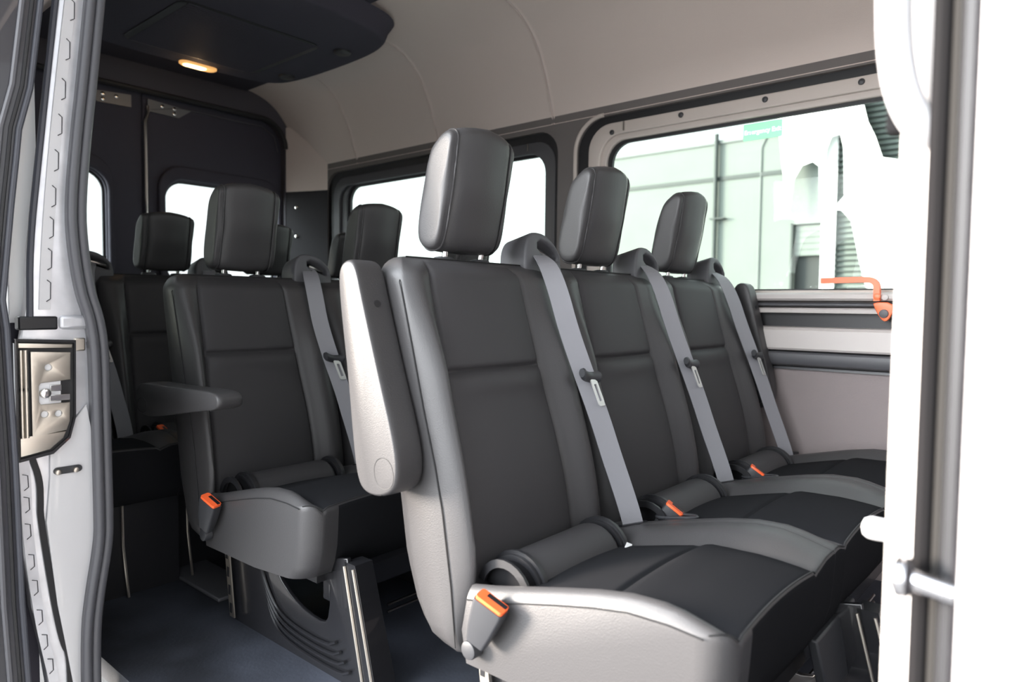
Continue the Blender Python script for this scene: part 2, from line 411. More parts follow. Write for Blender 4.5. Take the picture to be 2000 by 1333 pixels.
# black ribbon gap and weld flange
mb = MB(); rib = smooth_open([(.474, .655), (.489, .60), (.489, .545), (.488, .52), (.500, .406), (.514, .29), (.528, .206), (.540, .18), (.540, .05)], 2)
mb.ribbon([(JX + .006, y, z) for y, z in rib], (0, 1, 0), .013, .002); obj('flange_shadow_gap', mb, 'satin', jamb)
mb = MB(); fl = smooth_open([(.458, .66), (.462, .58), (.462, .5), (.470, .40), (.482, .28), (.495, .2), (.507, .13), (.512, .05)], 2)
mb.ribbon([(JX + .008, y, z) for y, z in fl], (0, 1, 0), .020, .003); obj('weld_flange', mb, 'paint', jamb)
for k, z in enumerate((.60, .55, .49, .42, .36, .29, .23, .17)):
    y = interp(sorted((b, a) for a, b in fl), z)
    mb = MB(); mb.tube([(JX + .012, y - .006, z + .018), (JX + .012, y + .004, z + .014), (JX + .012, y + .005, z - .012), (JX + .012, y - .003, z - .018)], .0010, 5); obj('weld_ridge', mb, 'greyplastic', jamb)
mb = MB(); fu = [(.505, .98), (.512, 1.12), (.527, 1.3), (.548, 1.5), (.578, 1.75), (.60, 1.95)]
mb.ribbon([(JX + .008, y, z) for y, z in smooth_open(fu, 2)], (0, 1, 0), .022, .003); obj('weld_flange', mb, 'bodywhite', jamb)
for z in (1.02, 1.09, 1.16, 1.23, 1.31, 1.39, 1.47, 1.56, 1.65):
    y = interp([(b, a) for a, b in fu], z)
    mb = MB(); mb.tube([(JX + .012, y + .003, z + .026), (JX + .012, y + .010, z + .020), (JX + .012, y + .009, z - .016), (JX + .012, y + .001, z - .022)], .0011, 5); obj('weld_ridge', mb, 'greyplastic', jamb)
mb = MB(); dk = [(.490, .96), (.493, 1.12), (.512, 1.3), (.534, 1.5), (.562, 1.75), (.585, 1.95)]
mb.tube([(JX + .004, y - .012, z) for y, z in smooth_open(dk, 2)], .007, 8); obj('drip_rubber', mb, 'rubberblue', jamb)
# ledge between upper and lower jamb
mb = MB(); mb.box((JX - .02, .455, .935), (JX + .012, .53, .965)); obj('jamb_ledge', mb, 'satin', jamb, bevel=.004)
mb = MB(); mb.box((JX - .02, .532, .935), (JX + .014, .592, .968)); obj('jamb_block', mb, 'paint', jamb, bevel=.008)
mb = MB(); mb.box((JX - .01, .562, .885), (JX + .010, .585, .915)); obj('jamb_clip', mb, 'zinc', jamb, bevel=.003)
# slot with two studs
plate('stud_slot', rrect(.514, .606, .572, .622, .008), [], .003, 'yz', JX + .010, 'plastic', jamb)
for y in (.522, .558):
    mb = MB(); mb.cyl((JX + .012, y, .612), (1, 0, 0), .006, .010, 12, bev=.002); obj('stud', mb, 'zinc', jamb)

# latch plate
lp = thing('door_latch_plate', 'bronze steel latch plate with three bolt holes on the bare metal door jamb', 'latch plate', (JX + .01, .5, .65))
def lpl(name, out, holes, t, x, m, bev=0, parent=lp):
    o = plate(name, [(y - .5, z - .65) for y, z in out], [[(y - .5, z - .65) for y, z in h] for h in holes], t, 'yz', x - JX - .01, m, parent, bev); return o
cir = lambda y, z, r, n=18: [(y + r * math.cos(2*PI*k/n), z + r * math.sin(2*PI*k/n)) for k in range(n)]
lpl('backing', [(.446, .915), (.560, .909), (.557, .735), (.545, .69), (.512, .66), (.446, .650)], [], .004, JX + .012, 'framedark')
lpl('rim', [(.446, .917), (.561, .911), (.558, .735), (.546, .688), (.512, .657), (.446, .647)], [[(.449, .911), (.557, .905), (.554, .737), (.543, .692), (.511, .664), (.449, .654)]], .012, JX + .012, 'steelblack')
lpl('plate', [(.472, .888), (.549, .884), (.548, .822), (.490, .818), (.486, .812), (.486, .776), (.49, .770), (.546, .771), (.545, .728), (.538, .708), (.472, .700)], [cir(.505, .852, .0075), cir(.496, .748, .0075), cir(.523, .747, .0075)], .006, JX + .020, 'zinc', .001)
lpl('bolt_face', [(.486, .865), (.53, .865), (.53, .735), (.486, .735)], [], .002, JX + .017, 'whiteplastic')
lpl('flare', [(.449, .702), (.538, .706), (.531, .690), (.505, .668), (.449, .659)], [], .008, JX + .018, 'zinc', .002)
lpl('top_flange', [(.449, .908), (.553, .902), (.552, .893), (.449, .897)], [], .010, JX + .018, 'zinc', .002)
mb = MB()
for y, r in ((.4535, .004), (.462, .0045)): mb.tube([(.016, y - .5, z - .65) for z in (.70, .80, .806, .812, .892)], [r, r, r * .7, r, r], 10)
obj('rib', mb, 'zinc', lp)
lpl('catch_recess', [(.488, .816), (.546, .818), (.545, .774), (.488, .775)], [], .002, JX + .015, 'satin')
mb = MB(); mb.cyl((.012, -.002, .145), (1, 0, 0), .011, .010, 16, bev=.003); mb.box((.010, .006, .126), (.018, .046, .14)); mb.box((.010, .008, .148), (.016, .03, .162))
obj('catch', mb, 'chrome', lp, bevel=.001)

# rubber door seal, two-lobed
sl = [(.642, 1.95), (.612, 1.684), (.594, 1.507), (.579, 1.379), (.564, 1.216), (.567, 1.125), (.580, 1.021), (.598, .963), (.607, .892), (.608, .748), (.610, .505), (.609, .432), (.588, .315), (.577, .221), (.576, .0)]
sl = smooth_open(sl, 2)
seal = thing('door_seal', 'black double rubber seal running down the rear edge of the door opening', 'seal', (JX, .6, 0))
mb = MB(); mb.tube([(.034, y - .6 - .010, z) for y, z in sl], .0105, 12); obj('outer_lobe', mb, 'rubber', seal)
mb = MB(); mb.tube([(.028, y - .6 + .010, z) for y, z in sl], .0115, 12); obj('inner_lobe', mb, 'rubber', seal)
mb = MB(); mb.loft([[(0, y - .6 - .016, z), (.022, y - .6 - .016, z), (.02, y - .6 + .02, z), (0, y - .6 + .022, z)] for y, z in sl]); obj('seal_base', mb, 'rubber', seal)
# sliding door pushed back, only its front edge in view
sd = bpy.data.objects.new('door_3', None); COL.objects.link(sd); struct(sd, 'open sliding door edge with dark rubber at the far left')
ed = [(-.45, .47), (.1, .463), (.35, .452), (.65, .447), (.94, .438), (1.0, .432), (1.2, .451), (1.30, .462), (1.36, .468), (1.45, .490), (1.65, .514), (1.95, .545)]
mb = MB(); mb.loft([[(JX + .04, y - .16, z), (JX + .05, y - .03, z), (JX + .045, y - .008, z), (JX + .02, y - .003, z), (JX - .12, y - .02, z), (JX - .12, y - .16, z)] for z, y in ed]); obj('door_shell', mb, 'paintdark', sd)
mb = MB(); mb.tube([(JX + .048, y - .013, z) for z, y in ed], .006, 8); obj('edge_rubber', mb, 'rubberblue', sd)
mb = MB(); mb.tube([(JX + .05, y - .028, z) for z, y in ed], .004, 8); obj('edge_rubber', mb, 'framedark', sd)
mb = MB(); mb.tube([(JX + .05, y - .045, z) for z, y in ed], .006, 8); obj('edge_rubber', mb, 'rubber', sd)

# ------------------------------------------------------------------ front jamb (B pillar), right of the picture
bp_ = bpy.data.objects.new('trim_2', None); COL.objects.link(bp_); struct(bp_, 'pale painted front door pillar blurred at the right edge')
def strip_z(name, pts, z0, z1, m, parent, label=None):
    mb = MB(); mb.loft([[(x, y, z) for x, y in pts] for z in (z0, z1)]); return obj(name, mb, m, parent, label=label)
ZB, ZT = -.4, 2.1
strip_z('inner_trim', smooth_closed([(-.146, .72), (-.139, .685), (-.118, .655), (-.104, .645), (-.09, .66), (-.09, .72)], 1), ZB, ZT, 'pillarcream', bp_)
for x, r in ((-.1005, .0075), (-.089, .0065)):
    mb = MB(); mb.tube([(x, .628, ZB), (x, .628, .6), (x, .628, 1.2), (x, .628, ZT)], r, 10); obj('pillar_seal', mb, 'pillarseal' if r > .007 else 'pillarsealgrey', bp_)
strip_z('seal_channel', [(-.096, .64), (-.084, .612), (-.0765, .612), (-.074, .64), (-.074, .66), (-.096, .66)], ZB, ZT, 'framedark', bp_)
strip_z('pillar_metal', [(-.078, .64), (-.0775, .605), (-.074, .592), (-.067, .552), (-.055, .55), (-.055, .66)], ZB, ZT, 'pillargrey', bp_)
strip_z('outer_skin', [(-.0672, .553), (-.064, .545), (.02, .53), (.5, .50), (.5, .56), (-.05, .56)], ZB, ZT, 'bodywhite', bp_)

st = thing('door_striker', 'chrome striker pin with a round head on the front door pillar', 'striker', (-.070, .592, .792))
mb = MB(); mb.tube([(.012, 0, 0), (-.004, 0, 0), (-.030, .005, .002), (-.036, .006, .002)], .0085, 14); obj('pin', mb, 'striker', st)
mb = MB(); mb.loft([[Vector((-.0345 - h, .006, .002)) + Vector((0, math.cos(2*PI*k/18), math.sin(2*PI*k/18))) * r for k in range(18)] for h, r in ((-.004, .010), (0, .0155), (.004, .0165), (.008, .015), (.011, .009))]); obj('head', mb, 'striker', st)
mb = MB(); mb.cyl((.004, 0, 0), (1, 0, 0), .024, .005, 20, bev=.002); obj('base_washer', mb, 'zinc', st)

gh = thing('grab_handle', 'pale padded grab handle beside the front door pillar at top right', 'handle', (-.1, .66, 1.2))
pts = smooth_open([(.0, 0.02, -.055), (-.010, -.02, -.06), (-.024, -.03, -.04), (-.034, -.03, .0), (-.037, -.03, .06), (-.037, -.03, .2), (-.036, -.03, .36), (-.02, -.02, .42), (.0, .02, .43)], 3)
mb = MB(); mb.tube(pts, .011, 12, flat=1.3); obj('grip', mb, 'bodywhite', gh)
mb = MB(); mb.box((-.052, .025, -.045), (-.030, .045, .43)); obj('grip_gap_shade', mb, 'matteblack', gh, bevel=.004)  # black box stands in for the dark gap behind the grip

wb = MB(); wb.loft([[Vector((-.168 - h * .9, .78, .775)) + Vector((0, math.cos(2*PI*k/16) * r, math.sin(2*PI*k/16) * r * .9)) for k in range(16)] for h, r in ((-.012, .012), (0, .0125), (.006, .012), (.011, .009), (.013, .004))])
obj('bump_stop', wb, 'whiteplastic', bp_, label='small white rubber stop')

# ------------------------------------------------------------------ bench seats
def xf_line(z): return interp([(.36, -.022), (.481, -.036), (.619, -.060), (.70, -.080), (.803, -.112), (.922, -.145), (1.03, -.176), (1.065, -.186), (1.085, -.200), (1.097, -.222)], z)
def xr_line(z): return interp([(.36, -.06), (.373, -.117), (.427, -.154), (.511, -.185), (.616, -.203), (.80, -.235), (1.0, -.275), (1.06, -.28), (1.085, -.268), (1.097, -.245)], z)

def hp(z): return lerp(.160, .140, sstep(.5, 1.09, z))
def D(v, z, w, c):
    p = hp(z); L = c - p; Rr = c + p
    h = .042 * sstep(.36, .55, z) * (1 - .62 * sstep(.85, 1.07, z)) + .006
    grow = 1 - sstep(1.06, 1.097, z)
    seam = .010 + .006 * sstep(.40, .6, z)
    if L <= v <= Rr:
        e = (v - c) / p
        d = seam + .010 * (1 - abs(e) ** 3)
        d -= .011 * math.exp(-((z - .868) / .007) ** 2) * sstep(1.0, .93, abs(e))
        d += .006 * math.exp(-((z - .84) / .02) ** 2) * sstep(1.0, .8, abs(e))
    else:
        e = v / max(L, 1e-4) if v < L else (w - v) / max(w - Rr, 1e-4)
        e = max(0, min(1, e))
        if e < .5: d = h * math.sin(PI / 2 * e / .5) ** .8
        else: d = lerp(seam, h, .5 + .5 * math.cos(PI * (e - .5) / .5))
    g = min(abs(v - L), abs(v - Rr))
    d -= .007 * math.exp(-(g / .0045) ** 2)
    return d * grow

_cache = {}
def backrest_mesh(w, c):
    key = ('b', round(w, 3), round(c, 3))
    if key in _cache: return _cache[key]
    zs = sorted(set([.36, .366, .38, .40, .43, .46, .49, .52, .56, .60, .64, .68, .72, .76, .79, .81, .825, .835, .845, .852, .858, .862, .865, .868, .871, .874, .878, .884, .895, .92, .95, .98, 1.0, 1.02, 1.035, 1.05, 1.06, 1.07, 1.08, 1.088, 1.094, 1.097]))
    rings = []
    base = []
    k = 46
    for z in zs:
        p = hp(z); L = c - p; Rr = c + p
        vs = [0] + [L * t for t in (.04, .1, .18, .28, .4, .5, .6, .7, .8, .88)] + [L - .006, L - .003, L, L + .003, L + .006, L + .012]
        vs += [lerp(L + .012, Rr - .012, t / 10) for t in range(1, 10)]
        vs += [Rr - .012, Rr - .006, Rr - .003, Rr, Rr + .003, Rr + .006] + [w - (w - Rr) * t for t in (.88, .8, .7, .6, .5, .4, .28, .18, .1, .04)] + [w]
        ti = 0.0
        if z > 1.04: rr = .057; q = (z - 1.04) / rr; ti = .045 * (1 - math.sqrt(max(0, 1 - q * q)))
        if z < .40: ti = .012 * ((.40 - z) / .04) ** 2
        f = lambda v: ti + v * (w - 2 * ti) / w
        xf = xf_line(z); xr = xr_line(z)
        ring = [(xf + D(v, z, w, c), f(v), z - FZ) for v in vs]
        m = len(vs)
        ring += [(lerp(xf, xr, .25), f(w) + .004 * (1 if z < 1.07 else 0), z - FZ), (lerp(xf, xr, .7), f(w), z - FZ), (xr + .01, f(w) - .012, z - FZ), (xr, f(w) - .035, z - FZ)]
        ring += [(xr - .004, f(w * .5), z - FZ)]
        ring += [(xr, f(0) + .035, z - FZ), (xr + .01, f(0) + .012, z - FZ), (lerp(xf, xr, .7), f(0), z - FZ), (lerp(xf, xr, .25), f(0) - .004 * (1 if z < 1.07 else 0), z - FZ)]
        rings.append(ring)
    mb = MB()
    def mif(i, j):
        return 1 if 13 <= j <= 28 and zs[i] < 1.086 else 0
    mb.loft(rings, mif=mif)
    # stitched seam down both outer edges
    for v0, s in ((0, -1), (w, 1)):
        pts = []
        for z in [.372 + .014 * t for t in range(49)]:
            ti = 0
            if z > 1.04: q = (z - 1.04) / .057; ti = .045 * (1 - math.sqrt(max(0, 1 - q * q)))
            pts.append((xf_line(z) - .003, v0 - s * ti + s * (.0022 + .0018 * sstep(1.03, 1.05, z)), z - FZ))
        if s < 0: pts += [(xf_line(1.0962) + .001, .045 + (w - .09) * t / 12, 1.0972 - FZ) for t in range(13)]
        mb.tube(pts, .0013, 5, mi=2)
    me = mb.mesh('backrest', [M['leather'], M['panel'], M['thread']], angle=55)
    _cache[key] = me
    return me

def zs_line(u): return interp([(0, .470), (.06, .482), (.129, .500), (.20, .518), (.268, .534), (.33, .545), (.40, .547), (.46, .542), (.5, .536)], u)
def zbot(u): return interp([(0, .352), (.1, .350), (.3, .357), (.5, .372)], u)
def cush_top(u, v, w, c, near, far):
    p = .163; L = c - p; Rr = c + p
    z = zs_line(u)
    fr = sstep(.02, .10, u) * 1.0
    hump = .024 * (1 - .6 * sstep(.38, .5, u))
    dish = .004
    if L <= v <= Rr:
        e = (v - c) / p
        d = dish + .008 * (1 - e * e)
        d -= .007 * math.exp(-((u - .275) / .007) ** 2) * sstep(1, .9, abs(e))
        d += .004 * math.exp(-((u - .30) / .02) ** 2)
    elif v < L:
        e = v / L
        if near: d = hump * math.sin(PI / 2 * min(1, e / .45)) ** .8 if e < .45 else lerp(dish - .004, hump, .5 + .5 * math.cos(PI * (e - .45) / .55))
        else: d = lerp(dish - .004, hump, sstep(1, .35, e)) - .0015 * math.exp(-(v / .004) ** 2)
    else:
        e = (w - v) / (w - Rr)
        if far: d = hump * math.sin(PI / 2 * min(1, e / .45)) ** .8 if e < .45 else lerp(dish - .004, hump, .5 + .5 * math.cos(PI * (e - .45) / .55))
        else: d = lerp(dish - .004, hump, sstep(1, .35, e)) - .0015 * math.exp(-((w - v) / .004) ** 2)
    g = min(abs(v - L), abs(v - Rr))
    d -= .004 * math.exp(-(g / .004) ** 2)
    return z + d

def cushion_mesh(w, c, near, far):
    key = ('c', round(w, 3), round(c, 3), near, far)
    if key in _cache: return _cache[key]
    p = .163; L = c - p; Rr = c + p
    vs = [0, .0015, .004, .008, .014, .022, .032, .045]
    vs = [v for v in vs if v < L - .02]
    a = vs[-1]
    vs += [lerp(a, L, t) for t in (.3, .6, .85)] + [L - .003, L, L + .003, L + .008]
    vs += [lerp(L + .008, Rr - .008, t / 10) for t in range(1, 10)]
    vs += [Rr - .008, Rr - .003, Rr, Rr + .003] + [lerp(Rr, w, t) for t in (.12, .25, .4, .55, .7, .8, .88, .94, .975, .992, 1)]
    ts = [0, .02, .05, .09, .13, .17, .21, .24, .255, .262, .268, .272, .275, .278, .282, .288, .295, .31, .34, .37, .40, .43, .455, .475, .488, .495]
    rings = []; tag_ = []
    for v in vs:
        cor = 0.0
        if near and v < .05: cor = .05 - math.sqrt(max(0, .0025 - (.05 - v) ** 2))
        if far and w - v < .05: cor = .05 - math.sqrt(max(0, .0025 - (.05 - (w - v)) ** 2))
        sag = .010 * math.sin(PI * max(0, min(1, (v - L) / (Rr - L)))) if L < v < Rr else 0
        uf = .490 - cor - sag * .3
        ring = []
        for t in ts:
            u = t / .495 * (uf - .006)
            ring.append((u, v, cush_top(u, v, w, c, near, far) - FZ))
        zt = ring[-1][2] + FZ
        ring.append((uf - .001, v, zt - .005 - FZ)); ring.append((uf, v, zt - .014 - FZ))
        for q in (.3, .55, .8): ring.append((uf - .006 - .022 * q + .012 * math.sin(PI * q), v, lerp(zt - .012, zbot(uf), q) - FZ))
        ring.append((uf - .03, v, zbot(uf) + .004 - FZ)); ring.append((uf - .042, v, zbot(uf) - FZ))
        ring.append((.25, v, zbot(.25) - FZ)); ring.append((.0, v, zbot(0) - FZ)); ring.append((-.012, v, .41 - FZ))
        rings.append(ring)
    mb = MB()
    def mif(i, j):
        v = (vs[i] + vs[i + 1]) / 2
        return 1 if L < v < Rr and j < len(ts) - 1 else (2 if j >= len(ts) + 0 and not (near and v < .09) and j <= len(ts) + 6 else 0)
    mb.loft(rings, mif=mif)
    if near:
        pts = [(u, -.0012, zs_line(u) - FZ) for u in [k * .011 for k in range(42)]]
        mb.tube(pts, .0013, 5, mi=3)
    # seam along the front edge
    pts = [(rings[i][len(ts) - 1][0] + .003, vs[i], rings[i][len(ts) - 1][2] + .0005) for i in range(2, len(vs) - 2)]
    mb.tube(pts, .0013, 5, mi=3)
    me = mb.mesh('seat_cushion', [M['leather'], M['fabric'], M['fabric'], M['thread']], angle=50)
    _cache[key] = me
    return me

def headrest_mesh():
    if 'h' in _cache: return _cache['h']
    W_ = .205
    front = [(-.241, 1.128), (-.228, 1.150), (-.219, 1.19), (-.208, 1.24), (-.198, 1.30), (-.191, 1.345), (-.192, 1.366)]
    back = [(-.205, 1.374), (-.225, 1.370), (-.245, 1.352), (-.264, 1.318), (-.280, 1.27), (-.292, 1.21), (-.298, 1.158), (-.290, 1.134), (-.268, 1.124)]
    out = smooth_closed(front + back, 2)
    out = [(x * 1.0 + (x + .245) * .04, z + (z - 1.25) * .045) for x, z in out]
    cx = sum(p[0] for p in out) / len(out); cz = sum(p[1] for p in out) / len(out)
    def ring(y, off, bul):
        r = []
        for (x, z) in out:
            dx, dz = x - cx, z - cz
            L = math.hypot(dx, dz)
            # push the front face forward in the middle of the width
            fr = sstep(-.02, .03, dx + .22 * (-(z - cz)) )
            r.append((x - dx / L * off + bul * fr * .016, y, z - dz / L * off - FZ - (.010 * (1 - bul) * sstep(.08, .12, dz))))
        return r
    rings = []
    ys = [(0, .034, 0), (0, .020, 0), (.0008, .0115, 0), (.003, .006, 0), (.0075, .0022, 0), (.0165, .0008, .02), (.0185, -.0005, .04), (.020, .0032, .06), (.0215, .0005, .08), (.03, -.003, .3), (.045, -.004, .55), (.07, -.005, .82), (W_ / 2, -.006, 1)]
    full = ys + [(W_ - a, b, cc) for a, b, cc in reversed(ys[:-1])]
    mb = MB(); mb.loft([ring(*a) for a in full])
    for y in (.0175, W_ - .0175):
        pts = ring(y, -.0015, .03); mb.tube(pts + pts[:1], .0024, 6, mi=0, caps=False)
        s = 1 if y < .1 else -1
        pts = ring(y + s * .0025, -.0005, .06); mb.tube(pts + pts[:1], .0014, 5, mi=1, caps=False)
    me = mb.mesh('headrest', [M['leather'], M['thread']], angle=60)
    _cache['h'] = me
    return me

def mesh_of(key, fn):
    if key not in _cache: _cache[key] = fn()
    return _cache[key]

def guide_mesh():
    mb = MB()
    out = smooth_closed([(-.074, 1.05), (-.072, 1.135), (-.058, 1.172), (-.036, 1.182), (.014, 1.178), (.054, 1.152), (.072, 1.125), (.074, 1.05)], 2)
    slot = smooth_closed([(-.022, 1.163), (.026, 1.152), (.057, 1.128), (.057, 1.108), (.03, 1.118), (-.022, 1.135)], 1)
    me = plate_mesh('belt_guide', [(a, b - FZ) for a, b in out], [[(a, b - FZ) for a, b in slot]], .085, 'yz', -.285, .008)
    me.materials.clear(); me.materials.append(M['greyplastic'])
    for v in me.vertices:
        t = (v.co.x + .285) / .085
        v.co.x += -.05 * (v.co.z + FZ - 1.06)
        v.co.z -= .022 * (1 - t) * sstep(1.08, 1.18, v.co.z + FZ)
    return me
def guide_dark():
    mb = MB(); mb.box((-.262, -.04, 1.09 - FZ), (-.255, .065, 1.165 - FZ)); return mb.mesh('guide_slot', [M['satin']])
def guide_roller():
    mb = MB(); mb.tube([(-.235, .0, 1.14 - FZ), (-.235, .06, 1.126 - FZ)], .008, 10); return mb.mesh('guide_roller', [M['chrome']])

def belt_mesh():
    # webbing from the guide slot down to the slot in the cushion ; v relative to the guide centre
    pts = [(-.240, .016, 1.142), (-.205, .006, 1.125), (-.160, -.016, 1.096), (-.122, -.026, 1.03), (-.092, -.030, .95), (-.052, -.017, .84), (-.020, .003, .74), (.004, .014, .66), (.036, .024, .57), (.055, .027, .515), (.062, .028, .485)]
    pts = smooth_open(pts, 2)
    mb = MB(); n = len(pts); wd = []
    for i in range(n):
        t = i / (n - 1); wd.append(Vector((lerp(.05, .62, sstep(.0, .35, t)), 1, lerp(-.3, .2, sstep(0, .3, t)))))
    mb.ribbon([(a, b, z - FZ) for a, b, z in pts], wd, .050, .0012)
    return mb.mesh('seat_belt', [M['belt']])
TZ = (-.050, -.017, .838)
def tongue_mesh():
    mb = MB()
    x, y, z = TZ
    rings = []
    for s, hw, hz in ((-.036, .010, .010), (-.030, .012, .014), (-.015, .0105, .013), (0, .010, .012), (.015, .0105, .013), (.030, .012, .014), (.036, .010, .010)):
        rings.append([(x + .010 + hw * .8 * math.cos(a) + .005 * (abs(s) > .02), y + s, z - FZ + .006 * (abs(s) / .036) ** 2 - .18 * s + hz * math.sin(a)) for a in [2*PI*k/12 for k in range(12)]])
    mb.loft(rings); return mb.mesh('latch_tongue', [M['plastic']])
def tongue_metal():
    me = plate_mesh('tongue_plate', rrect(-.012, -.062, .012, 0, .005), [rrect(-.0055, -.052, .0055, -.012, .002)], .003, 'yz', 0)
    me.materials.clear(); me.materials.append(M['tonguemetal'])
    x, y, z = TZ
    for v in me.vertices:
        a, b, c = v.co; b += -.15 * c
        v.co = (x + .014 + a - .28 * c, y + .008 + b - .10 * c, z - FZ - .004 + c)
    return me

def roll_mesh(width):
    mb = MB(); prof = []
    for k in range(15):
        a = math.radians(-20 + 190 * k / 14); prof.append((.046 + .066 * math.cos(a), .474 + .066 * math.sin(a) - FZ))
    prof += [(-.02, .44 - FZ), (.1, .44 - FZ)]
    rings = []
    for y, s in ((0, .88), (.004, .95), (.01, .985), (.02, 1), (width / 2, 1), (width - .02, 1), (width - .01, .985), (width - .004, .95), (width, .88)):
        rings.append([(.046 + (a - .046) * s, y, .474 - FZ + (b - .474 + FZ) * s) for a, b in prof])
    mb.loft(rings); return mb.mesh('lumbar_roll', [M['panel']])
def iso_mesh():
    mb = MB()
    def arc(y0, y1, r0, r1, a0=-15, a1=165):
        out = []
        for k in range(13): a = math.radians(lerp(a0, a1, k / 12)); out.append((.046 + r1 * math.cos(a), .476 - FZ + r1 * math.sin(a)))
        for k in range(13): a = math.radians(lerp(a1, a0, k / 12)); out.append((.046 + r0 * math.cos(a), .476 - FZ + r0 * math.sin(a)))
        mb.loft([[(x, y, z) for x, z in out] for y in (y0, y1)])
    arc(-.026, -.020, .049, .064); arc(.014, .022, .05, .071); arc(.006, .014, .045, .064); arc(.022, .028, .045, .067)
    return mb.mesh('isofix_guide', [M['isoplastic']])
def iso_dark():
    mb = MB(); out = []
    for k in range(13): a = math.radians(-10 + 180 * k / 12); out.append((.046 + .056 * math.cos(a), .474 - FZ + .056 * math.sin(a)))
    mb.loft([[(x, y, z) for x, z in out] for y in (-.010, .008)]); return mb.mesh('isofix_cavity', [M['matteblack']])

def buckle_body(side=True):
    mb = MB(); rings = []
    for s, hx, hy in ((-.047, .016, .007), (-.044, .019, .010), (-.01, .025, .0135), (.035, .030, .0145), (.045, .030, .0145)):
        rings.append([(x, y, s) for x, y in rrect(-hx, -hy, hx, hy, .006, 3)])
    mb.loft(rings); return mb.mesh('buckle', [M['plastic']])
def buckle_button():
    mb = MB()
    me = None
    mb.loft([[(x, y, s) for x, y in rrect(-.028, -.0125, .028, .0125, .005, 3)] for s in (.044, .052)]);
    return mb.mesh('release_button', [M['orange']])
def buckle_slot():
    mb = MB(); mb.box((-.013, .001, .050), (.026, .0095, .0532)); return mb.mesh('buckle_slot', [M['satin']])

def arm_mesh():
    # profile in local (a along arm from pivot, b across thickness of its side view), width in y
    out = [(-.035, -.052), (.0, -.072), (.06, -.076), (.20, -.056), (.36, -.036), (.425, -.030), (.446, -.012), (.446, .016), (.425, .034), (.36, .042), (.2, .050), (.08, .062), (.0, .066), (-.032, .05), (-.045, 0)]
    out = smooth_closed(out, 2)
    mb = MB(); rings = []
    cxp = .19
    for y, s in ((-.033, .915), (-.0325, .935), (-.031, .962), (-.028, .984), (-.023, .997), (-.016, 1), (0, 1), (.016, 1), (.023, .997), (.028, .984), (.031, .962), (.0325, .935), (.033, .915)):
        rings.append([(cxp + (a - cxp) * (1 - (1 - s) * .35), y, b * s) for a, b in out])
    def mif(i, j): return 0
    mb.loft(rings)
    sm = [(a, -.0335, b) for a, b in smooth_open([(.43, .002), (.38, .012), (.3, .020), (.2, .014), (.1, .0), (0, -.01), (-.04, -.008)], 2)]
    mb.tube([(a, b + .0022, c) for a, b, c in sm], .0013, 5, mi=1)
    return mb.mesh('armrest', [M['leather'], M['thread']], angle=60)
def arm_cap():
    mb = MB(); ring = rrect(-.028, -.030, .034, .030, .028, 6)
    mb.tube([(a - .0, -.0325, b - .028) for a, b in ring + ring[:1]], .0012, 5); return mb.mesh('pivot_cover_seam', [M['thread']])
def arm_hole():
    mb = MB(); mb.cyl((.345, .0, -.0285), (.06, 0, -1), .0075, .0115, 14); return mb.mesh('screw_hole', [M['satin']])

def leg_mesh():
    out = [(-.90, .36), (-.86, .105), (-.27, .105), (-.335, .42), (-.42, .40)]
    out = [(x + .90 - .03, z - FZ) for x, z in out]
    hole = [(.33 - .13, .36), (.37 - .13, .30), (.43 - .13, .262), (.50 - .13, .24), (.572 - .13, .236), (.592 - .13, .262), (.60 - .13, .36)]
    hole = [(x, z - FZ) for x, z in smooth_closed(hole, 1)]
    me = plate_mesh('leg_frame', out, [hole], .012, 'xz', 0, .003); me.materials.clear(); me.materials.append(M['steelblack']); return me
def leg_post():
    mb = MB()
    mb.loft([[(.525, .0, .31), (.565, .0, .31), (.565, .05, .31), (.525, .05, .31)], [(.60, .0, .005), (.65, .0, .005), (.65, .06, .005), (.60, .06, .005)]]); return mb.mesh('leg_post', [M['steelblack']])
def leg_edge(off):
    mb = MB(); mb.tube([(.527 + off, -.002, .30), (.602 + off * 1.15, -.002, .012)], .0035, 6); return mb.mesh('bright_edge', [M['zinc']])
def leg_pressing():
    mb = MB()
    for k in range(4):
        d = .018 * k
        mb.tube(smooth_open([(.16 + d * .3, -.007, .21 - d * .6), (.22, -.007, .125 - d), (.30, -.007, .095 - d), (.46 + d, -.007, .090 - d), (.50 + d, -.007, .11 - d)], 2), .004, 6)
    return mb.mesh('pressed_rib', [M['steelblack']])
def leg_strap():
    mb = MB(); mb.loft([[(-.018, -.004, .24), (.006, -.004, .24), (.006, .0, .24), (-.018, .0, .24)], [(.012, -.004, .03), (.036, -.004, .03), (.036, 0, .03), (.012, 0, .03)]])
    for k in range(4):
        z = .205 - .05 * k; x = -.008 + .03 * (.24 - z) / .21
        mb.box((x - .006, -.0045, z - .014), (x + .006, -.0038, z + .014), 1)
    return mb.mesh('slotted_strap', [M['zinc'], M['satin']])

